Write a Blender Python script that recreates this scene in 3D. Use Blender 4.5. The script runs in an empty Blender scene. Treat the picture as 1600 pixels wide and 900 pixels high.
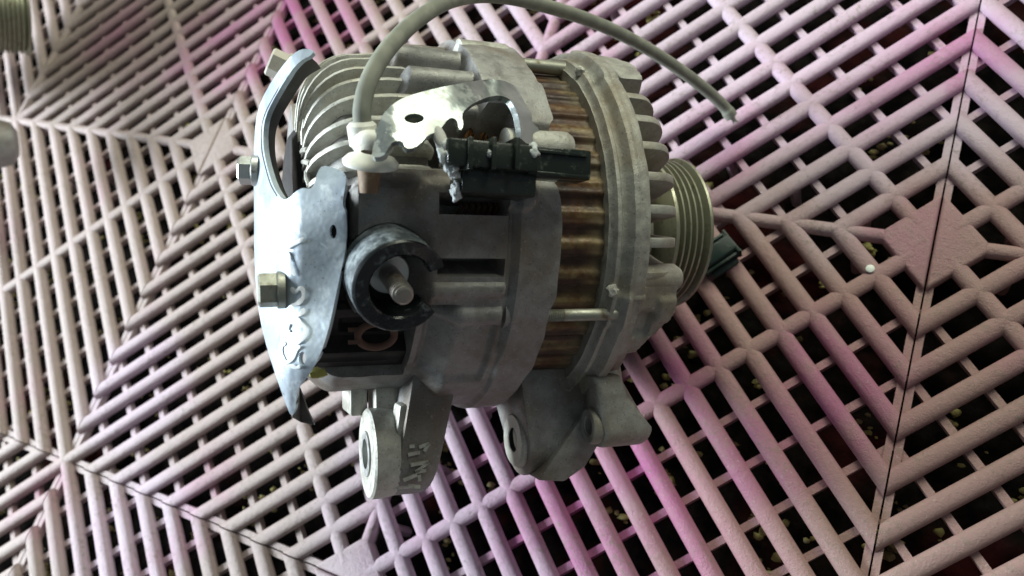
import bpy, bmesh, math, random
import numpy as np
from mathutils import Vector, Matrix, noise as mnoise
from mathutils.geometry import delaunay_2d_cdt

sc = bpy.context.scene
COL = sc.collection
rnd = random.Random(7)
MM = 0.001
PI = math.pi

# ------------------------------------------------------------------ camera
PIT = 0.4 / 19.5                                  # rib pitch along the tile diagonal (tile = 400 mm)
RIGHT = Vector((0.8789, 0.3115, -0.3612)).normalized()
UP = Vector((-0.1729, 0.9139, 0.3674))
UP = (UP - RIGHT * UP.dot(RIGHT)).normalized()
BACK = RIGHT.cross(UP)
CAM = Vector((19.402, 2.351, 15.854)) * PIT
FPX = 1257.6                                      # focal length in pixels of the 1600 px wide photograph
RM = Matrix((RIGHT, UP, BACK)).transposed()
cd = bpy.data.cameras.new('camera')
cam = bpy.data.objects.new('camera', cd)
COL.objects.link(cam)
cam.matrix_world = Matrix.Translation(CAM) @ RM.to_4x4()
cd.sensor_width = 36.0
cd.lens = 36.0 * FPX / 1600.0
cd.clip_start = 0.01
cd.clip_end = 50
cd.dof.use_dof = True
cd.dof.focus_distance = 0.262
cd.dof.aperture_fstop = 13.0
sc.camera = cam

# ------------------------------------------------------------------ light
world = bpy.data.worlds.new('World')
sc.world = world
world.use_nodes = True
bgn = world.node_tree.nodes['Background']
bgn.inputs[0].default_value = (0.80, 0.92, 1.0, 1)
bgn.inputs[1].default_value = 0.13

def area(name, d, dist, size, power, col, size_y=None):
    """a lamp hung at direction d (camera right, up, back) and distance dist from the machine"""
    tgt = Vector((0.24, 0.16, 0.06))
    v = (RIGHT * d[0] + UP * d[1] + BACK * d[2]).normalized()
    l = bpy.data.lights.new(name, 'AREA')
    l.energy = power
    l.color = col
    l.shape = 'RECTANGLE'
    l.size = size
    l.size_y = size_y or size
    o = bpy.data.objects.new(name, l)
    COL.objects.link(o)
    o.location = tgt + v * dist
    o.rotation_euler = v.to_track_quat('Z', 'Y').to_euler()
    return o
area('window_light', (-0.97, 0.06, 0.06), 1.50, 0.50, 52.0, (0.84, 0.94, 1.0))
area('ceiling_tube', (0.16, 0.90, 0.40), 0.75, 0.8, 6.0, (0.97, 1.0, 0.80), 0.2)

vs = sc.view_settings
vs.view_transform = 'Standard'
vs.look = 'None'
vs.exposure = 0.0
vs.gamma = 1.0
sc.cycles.max_bounces = 8

# ------------------------------------------------------------------ pixel of the photograph -> place
def ray(px, py):
    return RIGHT * ((px - 800) / FPX) + UP * ((450 - py) / FPX) - BACK
def at_depth(px, py, d):                          # metres along the view axis
    return CAM + ray(px, py) * d
def on_floor(px, py, z=0.0):
    r = ray(px, py)
    return CAM + r * ((z - CAM.z) / r.z)

# frame of the alternator: x along the shaft to the pulley, y up in the picture, z to the camera (mm)
TAU, RHO = math.radians(-21), math.radians(0.4)
ac = Vector((math.cos(TAU) * math.cos(RHO), math.cos(TAU) * math.sin(RHO), math.sin(TAU)))
yc = Vector((0, 1, 0)); yc = (yc - ac * ac.dot(yc)).normalized()
zc = ac.cross(yc)
OC = Vector((9.1, 22.2, -308.0)) * MM
FR = RM @ Matrix((ac, yc, zc)).transposed()
FLOC = CAM + RM @ OC
FRAME = Matrix.Translation(FLOC) @ FR.to_4x4()
FINV = FRAME.inverted()
def L(px, py, z):                                 # pixel + local height z (mm) -> local mm
    o = FINV @ CAM
    d = FINV.to_3x3() @ ray(px, py)
    t = (z * MM - o.z) / d.z
    return (o + d * t) / MM
def LC(px, py, r):                                # pixel -> point on the cylinder of radius r about the shaft
    o = (FINV @ CAM) / MM
    d = FINV.to_3x3() @ ray(px, py)
    A = d.y ** 2 + d.z ** 2; B = 2 * (o.y * d.y + o.z * d.z); C = o.y ** 2 + o.z ** 2 - r * r
    q = max(B * B - 4 * A * C, 0)
    return o + d * ((-B - math.sqrt(q)) / 2 / A)

# ------------------------------------------------------------------ materials
class NT:
    def __init__(s, name):
        s.m = bpy.data.materials.new(name)
        s.m.use_nodes = True
        s.t = s.m.node_tree
        s.b = s.t.nodes['Principled BSDF']
        s.pos = s.n('ShaderNodeNewGeometry').outputs['Position']
    def n(s, ty, **kw):
        nd = s.t.nodes.new(ty)
        for k, v in kw.items():
            setattr(nd, k, v)
        return nd
    def ln(s, a, b):
        s.t.links.new(a, b)
    def noise(s, scale, detail=4, rough=0.6, stretch=None, dist=0.0):
        nd = s.n('ShaderNodeTexNoise')
        nd.inputs['Scale'].default_value = scale
        nd.inputs['Detail'].default_value = detail
        nd.inputs['Roughness'].default_value = rough
        nd.inputs['Distortion'].default_value = dist
        if stretch:
            mp = s.n('ShaderNodeMapping')
            mp.inputs['Scale'].default_value = stretch
            tc = s.n('ShaderNodeTexCoord')
            s.ln(tc.outputs['Object'], mp.inputs['Vector'])
            s.ln(mp.outputs[0], nd.inputs['Vector'])
        else:
            s.ln(s.pos, nd.inputs['Vector'])
        return nd.outputs['Fac']
    def ramp(s, f, lo, hi, a=0.0, b=1.0):
        nd = s.n('ShaderNodeMapRange')
        nd.interpolation_type = 'SMOOTHSTEP'
        nd.inputs['From Min'].default_value = lo
        nd.inputs['From Max'].default_value = hi
        nd.inputs['To Min'].default_value = a
        nd.inputs['To Max'].default_value = b
        s.ln(f, nd.inputs['Value'])
        return nd.outputs[0]
    def mul(s, a, b):
        nd = s.n('ShaderNodeMath', operation='MULTIPLY')
        for i, v in enumerate((a, b)):
            if isinstance(v, (int, float)): nd.inputs[i].default_value = v
            else: s.ln(v, nd.inputs[i])
        return nd.outputs[0]
    def mix(s, f, a, b):
        nd = s.n('ShaderNodeMix', data_type='RGBA')
        if isinstance(f, (int, float)): nd.inputs[0].default_value = f
        else: s.ln(f, nd.inputs[0])
        for i, v in ((6, a), (7, b)):
            if isinstance(v, tuple): nd.inputs[i].default_value = (*v, 1)
            else: s.ln(v, nd.inputs[i])
        return nd.outputs[2]
    def col(s, c):
        if isinstance(c, tuple): s.b.inputs['Base Color'].default_value = (*c, 1)
        else: s.ln(c, s.b.inputs['Base Color'])
    def rough(s, v):
        if isinstance(v, (int, float)): s.b.inputs['Roughness'].default_value = v
        else: s.ln(v, s.b.inputs['Roughness'])
    def metal(s, v):
        if isinstance(v, (int, float)): s.b.inputs['Metallic'].default_value = v
        else: s.ln(v, s.b.inputs['Metallic'])
    def bump(s, hs, dist=0.0004):
        prev = None
        for h, st in hs:
            nd = s.n('ShaderNodeBump')
            nd.inputs['Strength'].default_value = st
            nd.inputs['Distance'].default_value = dist
            s.ln(h, nd.inputs['Height'])
            if prev: s.ln(prev, nd.inputs['Normal'])
            prev = nd.outputs[0]
        s.ln(prev, s.b.inputs['Normal'])

MAT = {}
def floor_plastic():
    t = NT('pink_pvc')
    big = t.noise(15, 3, 0.55)
    mid = t.noise(55, 4, 0.6)
    fine = t.noise(420, 5, 0.7)
    grit = t.noise(1500, 3, 0.7)
    oi = t.n('ShaderNodeObjectInfo').outputs['Random']
    def zone(px, py, r, soft=0.6):
        """a stained or faded area of the floor, its edge broken up"""
        p = on_floor(px, py)
        vm = t.n('ShaderNodeVectorMath', operation='DISTANCE')
        t.ln(t.pos, vm.inputs[0]); vm.inputs[1].default_value = p
        ad = t.n('ShaderNodeMath', operation='MULTIPLY_ADD')
        t.ln(big, ad.inputs[0]); ad.inputs[1].default_value = -r * 1.1; t.ln(vm.outputs['Value'], ad.inputs[2])
        return t.ramp(ad.outputs[0], r * (0.75 - soft), r * (0.75 - soft) - r, 0, 1) if False else t.ramp(ad.outputs[0], r * 0.5, r * (0.5 - soft))
    c = t.mix(t.ramp(mid, 0.35, 0.7), (0.41, 0.33, 0.305), (0.455, 0.365, 0.355))
    for px, py, r in ((1350, 120, 0.17), (1000, 20, 0.14), (800, 800, 0.12), (200, 620, 0.05), (200, 830, 0.05), (1560, 250, 0.12)):
        c = t.mix(t.mul(zone(px, py, r), 0.8), c, (0.56, 0.44, 0.53))
    for px, py, r in ((1420, 740, 0.16), (1150, 620, 0.10), (1550, 560, 0.10)):
        c = t.mix(t.mul(zone(px, py, r), 0.8), c, (0.36, 0.215, 0.20))
    # magenta dye left in places, uneven from rib to rib
    mg = (0.42, 0.06, 0.27)
    for px, py, r, a in ((470, 20, 0.08, 0.9), (330, 70, 0.06, 0.8), (180, 40, 0.05, 0.5), (880, 70, 0.04, 0.4), (1480, 30, 0.05, 0.5), (850, 860, 0.04, 0.6), (950, 780, 0.075, 0.8), (760, 760, 0.045, 0.5), (1040, 560, 0.035, 0.95), (1120, 220, 0.035, 0.8), (1330, 130, 0.06, 0.45),
                         (1300, 610, 0.045, 0.6), (1420, 370, 0.03, 0.4), (1540, 90, 0.04, 0.5), (1200, 700, 0.035, 0.6), (620, 830, 0.03, 0.35), (330, 740, 0.03, 0.35), (60, 780, 0.03, 0.4), (1000, 720, 0.035, 0.8)):
        m = t.mul(t.mul(zone(px, py, r, 0.9), a), t.ramp(oi, 0.1, 0.9, 0.30, 1.0))
        c = t.mix(t.mul(m, t.ramp(mid, 0.28, 0.60, 0.45, 1.0)), c, mg)
    c = t.mix(t.mul(t.mul(t.ramp(big, 0.50, 0.72), t.ramp(mid, 0.35, 0.65)), 0.30), c, (0.46, 0.14, 0.26))
    # each rib a little paler or dirtier than the next
    c = t.mix(t.ramp(oi, 0.0, 1.0, 0.0, 0.16), c, (0.30, 0.235, 0.20))
    dirt = t.mul(t.ramp(fine, 0.48, 0.70), t.ramp(t.noise(33, 3), 0.36, 0.64))
    c = t.mix(t.mul(dirt, 0.75), c, (0.22, 0.185, 0.14))
    c = t.mix(t.ramp(t.noise(800, 4, 0.75), 0.58, 0.72, 0, 0.45), c, (0.56, 0.50, 0.46))
    c = t.mix(t.ramp(grit, 0.62, 0.74, 0, 0.55), c, (0.14, 0.105, 0.08))
    t.col(c)
    t.rough(t.ramp(mid, 0.3, 0.7, 0.40, 0.60))
    t.b.inputs['Specular IOR Level'].default_value = 0.35
    t.bump([(fine, 0.55), (grit, 0.5), (mid, 0.4)], 0.0008)
    return t.m
MAT['floor'] = floor_plastic()

def ground_mat():
    t = NT('dark_wet_dirt')
    a = t.noise(14, 4); b = t.noise(120, 5)
    c = t.mix(t.ramp(b, 0.35, 0.7), (0.004, 0.0035, 0.0035), (0.016, 0.013, 0.011))
    c = t.mix(t.ramp(a, 0.54, 0.68, 0, 0.8), c, (0.06, 0.012, 0.012))
    t.col(c); t.rough(0.9)
    t.b.inputs['Specular IOR Level'].default_value = 0.05
    t.bump([(b, 0.8)], 0.003)
    return t.m
MAT['ground'] = ground_mat()

def cast_alu(name, base, dark, dust, dlo=0.45, dhi=0.75, metal=0.45, rough=0.5):
    t = NT(name)
    big = t.noise(38, 4, 0.6); mid = t.noise(190, 5, 0.65); fine = t.noise(1300, 4, 0.7)
    c = t.mix(t.ramp(mid, 0.32, 0.68), dark, base)
    c = t.mix(t.ramp(big, dlo, dhi, 0, 0.75), c, dust)
    c = t.mix(t.ramp(fine, 0.56, 0.72, 0, 0.7), c, (0.05, 0.045, 0.038))
    c = t.mix(t.ramp(t.noise(700, 3, 0.7), 0.60, 0.72, 0, 0.5), c, (base[0] * 1.35, base[1] * 1.35, base[2] * 1.3))
    t.col(c)
    t.metal(t.ramp(big, dlo, dhi, metal, metal * 0.3))
    t.rough(t.ramp(mid, 0.3, 0.7, rough - 0.08, rough + 0.18))
    t.bump([(mid, 0.25), (fine, 0.28)], 0.0006)
    return t.m
MAT['alu'] = cast_alu('cast_aluminium_grey', (0.35, 0.345, 0.335), (0.24, 0.235, 0.225), (0.16, 0.12, 0.085), 0.42, 0.66)
MAT['alu_bright'] = cast_alu('cast_aluminium_pale', (0.60, 0.60, 0.55), (0.42, 0.41, 0.36), (0.38, 0.35, 0.26), 0.5, 0.8)
MAT['alu_front'] = cast_alu('cast_aluminium_dusty', (0.43, 0.43, 0.39), (0.31, 0.305, 0.275), (0.21, 0.165, 0.105), 0.45, 0.70)
MAT['alu_shaded'] = cast_alu('cast_aluminium_shaded_grimy', (0.12, 0.115, 0.11), (0.06, 0.058, 0.055), (0.10, 0.075, 0.05))  # dark copy with shade painted in, for strap flange and curled tip

def rust_lam():
    t = NT('rusty_laminations')
    tc = t.n('ShaderNodeTexCoord')
    sx = t.n('ShaderNodeSeparateXYZ'); t.ln(tc.outputs['Object'], sx.inputs[0])
    w = t.n('ShaderNodeMath', operation='SINE')
    t.ln(t.mul(sx.outputs[0], 15000.0), w.inputs[0])
    lam = t.ramp(w.outputs[0], -1, 1)
    big = t.noise(70, 4, 0.6); mid = t.noise(400, 4, 0.7); fine = t.noise(1800, 3, 0.7)
    at = t.n('ShaderNodeMath', operation='ARCTAN2'); t.ln(sx.outputs[1], at.inputs[0]); t.ln(sx.outputs[2], at.inputs[1])
    sn = t.n('ShaderNodeMath', operation='SINE')
    fr = t.n('ShaderNodeMath', operation='MULTIPLY_ADD'); t.ln(at.outputs[0], fr.inputs[0]); fr.inputs[1].default_value = 37.5; fr.inputs[2].default_value = 0.35
    t.ln(fr.outputs[0], sn.inputs[0])
    land = t.ramp(sn.outputs[0], -0.25, 0.75)
    c = t.mix(t.ramp(big, 0.38, 0.62), (0.028, 0.010, 0.005), (0.070, 0.028, 0.009))
    lc = t.mix(t.ramp(t.noise(110, 4, 0.65), 0.40, 0.62), (0.12, 0.050, 0.012), (0.23, 0.165, 0.075))
    c = t.mix(t.mul(land, t.ramp(t.noise(140, 4, 0.6), 0.28, 0.56, 0.15, 1.0)), c, lc)
    edge = t.ramp(sx.outputs[0], -0.009, 0.001)
    dm = t.mul(edge, t.ramp(t.noise(130, 4), 0.30, 0.60))
    c = t.mix(t.mul(dm, 0.8), c, (0.22, 0.18, 0.105))
    c = t.mix(t.mul(lam, 0.30), c, (0.020, 0.009, 0.005))
    c = t.mix(t.ramp(fine, 0.64, 0.76, 0, 0.5), c, (0.34, 0.26, 0.12))
    t.col(c); t.rough(t.ramp(mid, 0.35, 0.7, 0.30, 0.6)); t.metal(0.15)
    t.bump([(lam, 0.12), (mid, 0.3)], 0.0003)
    return t.m
MAT['rust'] = rust_lam()

def zinc(name='zinc_plated_steel', base=(0.57, 0.65, 0.72), metal=0.3, rough=0.30):
    t = NT(name)
    big = t.noise(45, 4, 0.6); mid = t.noise(230, 5, 0.65); fine = t.noise(900, 4, 0.7)
    c = t.mix(t.ramp(mid, 0.3, 0.7), (base[0] * 0.86, base[1] * 0.88, base[2] * 0.9), base)
    bl = t.ramp(t.noise(95, 5, 0.62, dist=0.4), 0.54, 0.60)
    c = t.mix(t.mul(bl, 0.6), c, (min(1, base[0] * 1.25), min(1, base[1] * 1.22), min(1, base[2] * 1.18)))
    c = t.mix(t.mul(t.ramp(fine, 0.60, 0.70), t.ramp(t.noise(60, 3), 0.42, 0.62, 0.1, 0.85)), c, (0.13, 0.13, 0.125))
    c = t.mix(t.mul(t.ramp(t.noise(70, 3, 0.5), 0.60, 0.68), 0.45), c, (0.34, 0.42, 0.47))
    t.col(c)
    t.metal(t.ramp(bl, 0, 1, metal, metal * 0.3))
    t.rough(t.ramp(big, 0.3, 0.7, rough - 0.06, rough + 0.16))
    t.bump([(big, 0.6), (mid, 0.06)], 0.002)
    return t.m
MAT['zinc'] = zinc()
MAT['zinc_clean'] = zinc('zinc_plated_shield', (0.36, 0.39, 0.38), 0.65, 0.28)

def steel(name, base, rough=0.4, metal=0.9, rust=0.3, rc=(0.14, 0.085, 0.04)):
    t = NT(name)
    mid = t.noise(240, 4); fine = t.noise(1200, 4, 0.7)
    c = t.mix(t.ramp(mid, 0.62 - 0.3 * rust, 0.80, 0, 0.85), base, rc)
    c = t.mix(t.ramp(fine, 0.6, 0.75, 0, 0.4), c, (0.06, 0.05, 0.04))
    t.col(c); t.metal(metal); t.rough(t.ramp(mid, 0.3, 0.7, rough - 0.08, rough + 0.15))
    t.bump([(fine, 0.25), (mid, 0.15)], 0.0003)
    return t.m
MAT['bolt'] = steel('bolt_steel', (0.33, 0.33, 0.28), 0.48, 0.7)
MAT['bolt_zinc'] = steel('bolt_zinc', (0.58, 0.60, 0.58), 0.36, 0.85, 0.1)
MAT['bolt_dirty'] = steel('bolt_caked', (0.55, 0.52, 0.46), 0.7, 0.1, 0.3, (0.40, 0.34, 0.27))
MAT['pulley'] = steel('pulley_steel', (0.34, 0.34, 0.255), 0.40, 0.75, 0.35, (0.15, 0.13, 0.08))
MAT['stud'] = steel('stud_steel', (0.36, 0.34, 0.31), 0.40, 0.9, 0.45)
MAT['copper'] = steel('copper_wire', (0.30, 0.15, 0.06), 0.4, 0.8, 0.3)
MAT['copper_dull'] = steel('copper_dull', (0.15, 0.085, 0.06), 0.7, 0.1, 0.2)

def plastic(name, base, scuff, amt=0.5, rough=0.4, lo=0.52, hi=0.70, sc_=260):
    t = NT(name)
    mid = t.noise(sc_, 5, 0.7); big = t.noise(60, 3); fine = t.noise(1400, 4, 0.7)
    c = t.mix(t.mul(t.ramp(mid, lo, hi), amt), base, scuff)
    t.col(c)
    t.rough(t.ramp(big, 0.3, 0.7, rough - 0.12, rough + 0.15))
    t.bump([(mid, 0.25), (fine, 0.12)], 0.0004)
    return t.m
MAT['black'] = plastic('black_plastic', (0.010, 0.011, 0.012), (0.10, 0.10, 0.095), 0.35, 0.36)
MAT['cup'] = plastic('black_cap_plastic', (0.012, 0.014, 0.016), (0.22, 0.25, 0.27), 0.6, 0.24, 0.50, 0.80, 320)
MAT['cup_lit_worn'] = plastic('lit_scuffed_cap_plastic', (0.055, 0.068, 0.075), (0.40, 0.45, 0.47), 0.85, 0.30, 0.40, 0.70, 170)  # paler copy of the cap plastic: painted sheen together with scuffs
MAT['connector'] = plastic('scuffed_connector_plastic', (0.016, 0.022, 0.018), (0.20, 0.23, 0.18), 0.6, 0.24, 0.54, 0.76, 300)
MAT['void'] = plastic('grimy_black_plastic_and_shade', (0.006, 0.0055, 0.0055), (0.03, 0.022, 0.018), 0.5, 0.6)  # black plastic parts; also painted shade in fin slots and holes
MAT['paste'] = plastic('white_sealant', (0.62, 0.66, 0.66), (0.40, 0.42, 0.40), 0.6, 0.6)
MAT['grommet'] = plastic('cream_rubber', (0.74, 0.74, 0.67), (0.50, 0.48, 0.40), 0.6, 0.55)
MAT['marker'] = plastic('white_marker_paint', (0.90, 0.92, 0.93), (0.82, 0.84, 0.85), 0.3, 0.5)
MAT['yellow'] = plastic('yellow_paint', (0.46, 0.44, 0.10), (0.35, 0.33, 0.12), 0.5, 0.5)
MAT['brownclip'] = plastic('brown_rubber', (0.22, 0.14, 0.08), (0.40, 0.33, 0.24), 0.6, 0.6)
MAT['green'] = plastic('dark_green_plastic', (0.010, 0.024, 0.020), (0.07, 0.09, 0.07), 0.4, 0.4)
MAT['pellet'] = plastic('white_plastic', (0.80, 0.84, 0.80), (0.7, 0.74, 0.7), 0.3, 0.4)

def braid(name, a, b, scale):
    t = NT(name)
    tc = t.n('ShaderNodeTexCoord')
    sx = t.n('ShaderNodeSeparateXYZ'); t.ln(tc.outputs['UV'], sx.inputs[0])
    hs = []
    for s in (1, -1):
        ad = t.n('ShaderNodeMath', operation='MULTIPLY_ADD')
        t.ln(sx.outputs[0], ad.inputs[0]); ad.inputs[1].default_value = s * 20 * 2 * PI
        t.ln(t.mul(sx.outputs[1], scale), ad.inputs[2])
        sn = t.n('ShaderNodeMath', operation='SINE'); t.ln(ad.outputs[0], sn.inputs[0]); hs.append(t.ramp(sn.outputs[0], -1, 1))
    mx = t.n('ShaderNodeMath', operation='MAXIMUM'); t.ln(hs[0], mx.inputs[0]); t.ln(hs[1], mx.inputs[1])
    mid = t.noise(150, 4)
    c = t.mix(t.ramp(mid, 0.35, 0.7), a, b)
    c = t.mix(t.ramp(mx.outputs[0], 0.9, 0.2, 0, 0.6), c, (a[0] * 0.3, a[1] * 0.3, a[2] * 0.3))
    t.col(c); t.rough(0.75)
    t.bump([(mx.outputs[0], 0.4)], 0.0002)
    return t.m
MAT['sleeve'] = braid('braided_sleeve_grey', (0.23, 0.24, 0.20), (0.33, 0.34, 0.28), 9500)
MAT['sleeve_pale'] = braid('braided_sleeve_pale', (0.50, 0.50, 0.47), (0.62, 0.62, 0.58), 9500)

def debris_mat():
    t = NT('olive_leaf_crumbs')
    a = t.noise(60, 3); b = t.noise(600, 3)
    c = t.mix(t.ramp(a, 0.42, 0.60), (0.42, 0.38, 0.13), (0.20, 0.15, 0.07))
    c = t.mix(t.ramp(b, 0.5, 0.7, 0, 0.6), c, (0.40, 0.38, 0.18))
    t.col(c); t.rough(0.8)
    return t.m
MAT['debris'] = debris_mat()

# ------------------------------------------------------------------ mesh helpers
def finish(me, mat, smooth=True, ang=35):
    me.materials.append(mat)
    if smooth:
        me.polygons.foreach_set('use_smooth', [True] * len(me.polygons))
        me.set_sharp_from_angle(angle=math.radians(ang))
    me.update()
def tag(o, label=None, cat=None, kind=None, group=None):
    if label: o['label'] = label
    if cat: o['category'] = cat
    if kind: o['kind'] = kind
    if group: o['group'] = group
    return o
def empty(name, loc):
    o = bpy.data.objects.new(name, None)
    o.empty_display_size = 0.02
    COL.objects.link(o)
    o.location = loc
    return o
def mesh_obj(name, me, parent=None, mw=None):
    o = bpy.data.objects.new(name, me)
    COL.objects.link(o)
    if parent: o.parent = parent
    if mw is not None: o.matrix_local = mw
    return o

class B:
    """collects shapes in local mm, makes one mesh in metres"""
    def __init__(s): s.v = []; s.f = []; s.uv = None
    def add(s, vs, fs):
        n = len(s.v)
        s.v += [tuple(v) for v in vs]
        s.f += [tuple(i + n for i in f) for f in fs]
        return s
    def grid(s, P, closed_u=False, closed_v=False):
        """P[i][j] points"""
        nu, nv = len(P), len(P[0])
        fs = []
        for i in range(nu if closed_u else nu - 1):
            for j in range(nv if closed_v else nv - 1):
                a, b = i, (i + 1) % nu; c, d = j, (j + 1) % nv
                fs.append((a * nv + c, b * nv + c, b * nv + d, a * nv + d))
        return s.add([p for r in P for p in r], fs)
    def lathe(s, prof, o=(0, 0, 0), ax=(1, 0, 0), n=32, cap=True, a0=0.0, a1=2 * PI, ref=None):
        o = Vector(o); ax = Vector(ax).normalized()
        r0 = Vector(ref) if ref is not None else (Vector((0, 0, 1)) if abs(ax.z) < 0.9 else Vector((0, 1, 0)))
        u = (r0 - ax * r0.dot(ax)).normalized(); w = ax.cross(u)
        full = abs(a1 - a0 - 2 * PI) < 1e-6
        P = []
        m = n if full else n + 1
        for i in range(m):
            t = a0 + (a1 - a0) * i / n
            e = u * math.cos(t) + w * math.sin(t)
            P.append([o + ax * x + e * r for x, r in prof])
        s.grid(P, closed_u=full)
        if cap and full:
            for k in (0, -1):
                if prof[k][1] > 1e-6:
                    c = o + ax * prof[k][0]
                    base = len(s.v)
                    vs = [P[i][k] for i in range(m)] + [c]
                    s.add(vs, [(i, (i + 1) % m, m) if k else ((i + 1) % m, i, m) for i in range(m)])
        return s
    def tube(s, path, r, n=12, cap=True):
        P = []
        path = [Vector(p) for p in path]
        u = None
        for i, p in enumerate(path):
            t = (path[min(i + 1, len(path) - 1)] - path[max(i - 1, 0)]).normalized()
            if u is None:
                u = t.orthogonal().normalized()
            u = (u - t * u.dot(t)).normalized(); w = t.cross(u)
            rr = r(i / (len(path) - 1)) if callable(r) else r
            P.append([p + (u * math.cos(2 * PI * k / n) + w * math.sin(2 * PI * k / n)) * rr for k in range(n)])
        s.grid(P, closed_v=True)
        if cap:
            for k in (0, -1):
                s.add(P[k] + [path[k]], [(i, (i + 1) % n, n) if k else ((i + 1) % n, i, n) for i in range(n)])
        return s
    def prism(s, poly, x0, x1):
        """poly of (y,z) swept along x; x0,x1 numbers or functions of (y,z)"""
        f0 = x0 if callable(x0) else (lambda y, z: x0)
        f1 = x1 if callable(x1) else (lambda y, z: x1)
        n = len(poly)
        vs = [(f0(y, z), y, z) for y, z in poly] + [(f1(y, z), y, z) for y, z in poly]
        fs = [(i, (i + 1) % n, n + (i + 1) % n, n + i) for i in range(n)] + [tuple(range(n))[::-1], tuple(range(n, 2 * n))]
        return s.add(vs, fs)
    def box(s, c, h, rot=None):
        c = Vector(c)
        vs = []
        for x in (-1, 1):
            for y in (-1, 1):
                for z in (-1, 1):
                    v = Vector((x * h[0], y * h[1], z * h[2]))
                    if rot: v = rot @ v
                    vs.append(c + v)
        return s.add(vs, [(0, 1, 3, 2), (4, 6, 7, 5), (0, 4, 5, 1), (2, 3, 7, 6), (0, 2, 6, 4), (1, 5, 7, 3)])
    def blob(s, c, r, seed=0, amp=0.25, sub=2, sq=(1, 1, 1)):
        bm = bmesh.new()
        bmesh.ops.create_icosphere(bm, subdivisions=sub, radius=1)
        vs = []
        for v in bm.verts:
            k = 1 + amp * mnoise.noise(v.co * 1.7 + Vector((seed * 3.1, seed, 0)))
            vs.append(Vector(c) + Vector((v.co.x * sq[0], v.co.y * sq[1], v.co.z * sq[2])) * r * k)
        bm.verts.index_update()
        fs = [tuple(v.index for v in f.verts) for f in bm.faces]
        bm.free()
        return s.add(vs, fs)
    def mesh(s, name, mat, scale=MM, ang=35, bevel=0, seg=2, weld=True, smooth=True):
        me = bpy.data.meshes.new(name)
        me.from_pydata([(v[0] * scale, v[1] * scale, v[2] * scale) for v in s.v], [], s.f)
        bm = bmesh.new(); bm.from_mesh(me)
        if weld: bmesh.ops.remove_doubles(bm, verts=bm.verts, dist=1e-6)
        bmesh.ops.recalc_face_normals(bm, faces=bm.faces)
        if bevel:
            es = [e for e in bm.edges if len(e.link_faces) == 2 and e.calc_face_angle(0) > 0.5]
            if es:
                bmesh.ops.bevel(bm, geom=es, offset=bevel * scale, segments=seg, affect='EDGES', profile=0.5, clamp_overlap=True)
        bm.to_mesh(me); bm.free()
        finish(me, mat, smooth, ang)
        return me

def spline(pts, n):
    """Catmull-Rom through points"""
    pts = [Vector(p) for p in pts]
    P = [pts[0] * 2 - pts[1]] + pts + [pts[-1] * 2 - pts[-2]]
    out = []
    m = len(pts) - 1
    for k in range(n + 1):
        t = k / n * m
        i = min(int(t), m - 1); f = t - i
        a, b, c, d = P[i], P[i + 1], P[i + 2], P[i + 3]
        out.append(0.5 * ((2 * b) + (c - a) * f + (2 * a - 5 * b + 4 * c - d) * f * f + (3 * b - a - 3 * c + d) * f ** 3))
    return out

def inside(p, poly):
    r = False
    n = len(poly)
    for i in range(n):
        a, b = poly[i], poly[i - 1]
        if (a[1] > p[1]) != (b[1] > p[1]) and p[0] < (b[0] - a[0]) * (p[1] - a[1]) / (b[1] - a[1]) + a[0]:
            r = not r
    return r

def dense(poly, step):
    out = []
    n = len(poly)
    for i in range(n):
        a = Vector(poly[i]); b = Vector(poly[(i + 1) % n])
        k = max(1, int((b - a).length / step))
        out += [tuple(a.lerp(b, j / k)) for j in range(k)]
    return out

def smooth_poly(poly, it=1):
    for _ in range(it):
        out = []
        n = len(poly)
        for i in range(n):
            a = Vector(poly[i]); b = Vector(poly[(i + 1) % n])
            out += [tuple(a.lerp(b, 0.25)), tuple(a.lerp(b, 0.75))]
        poly = out
    return poly

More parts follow.
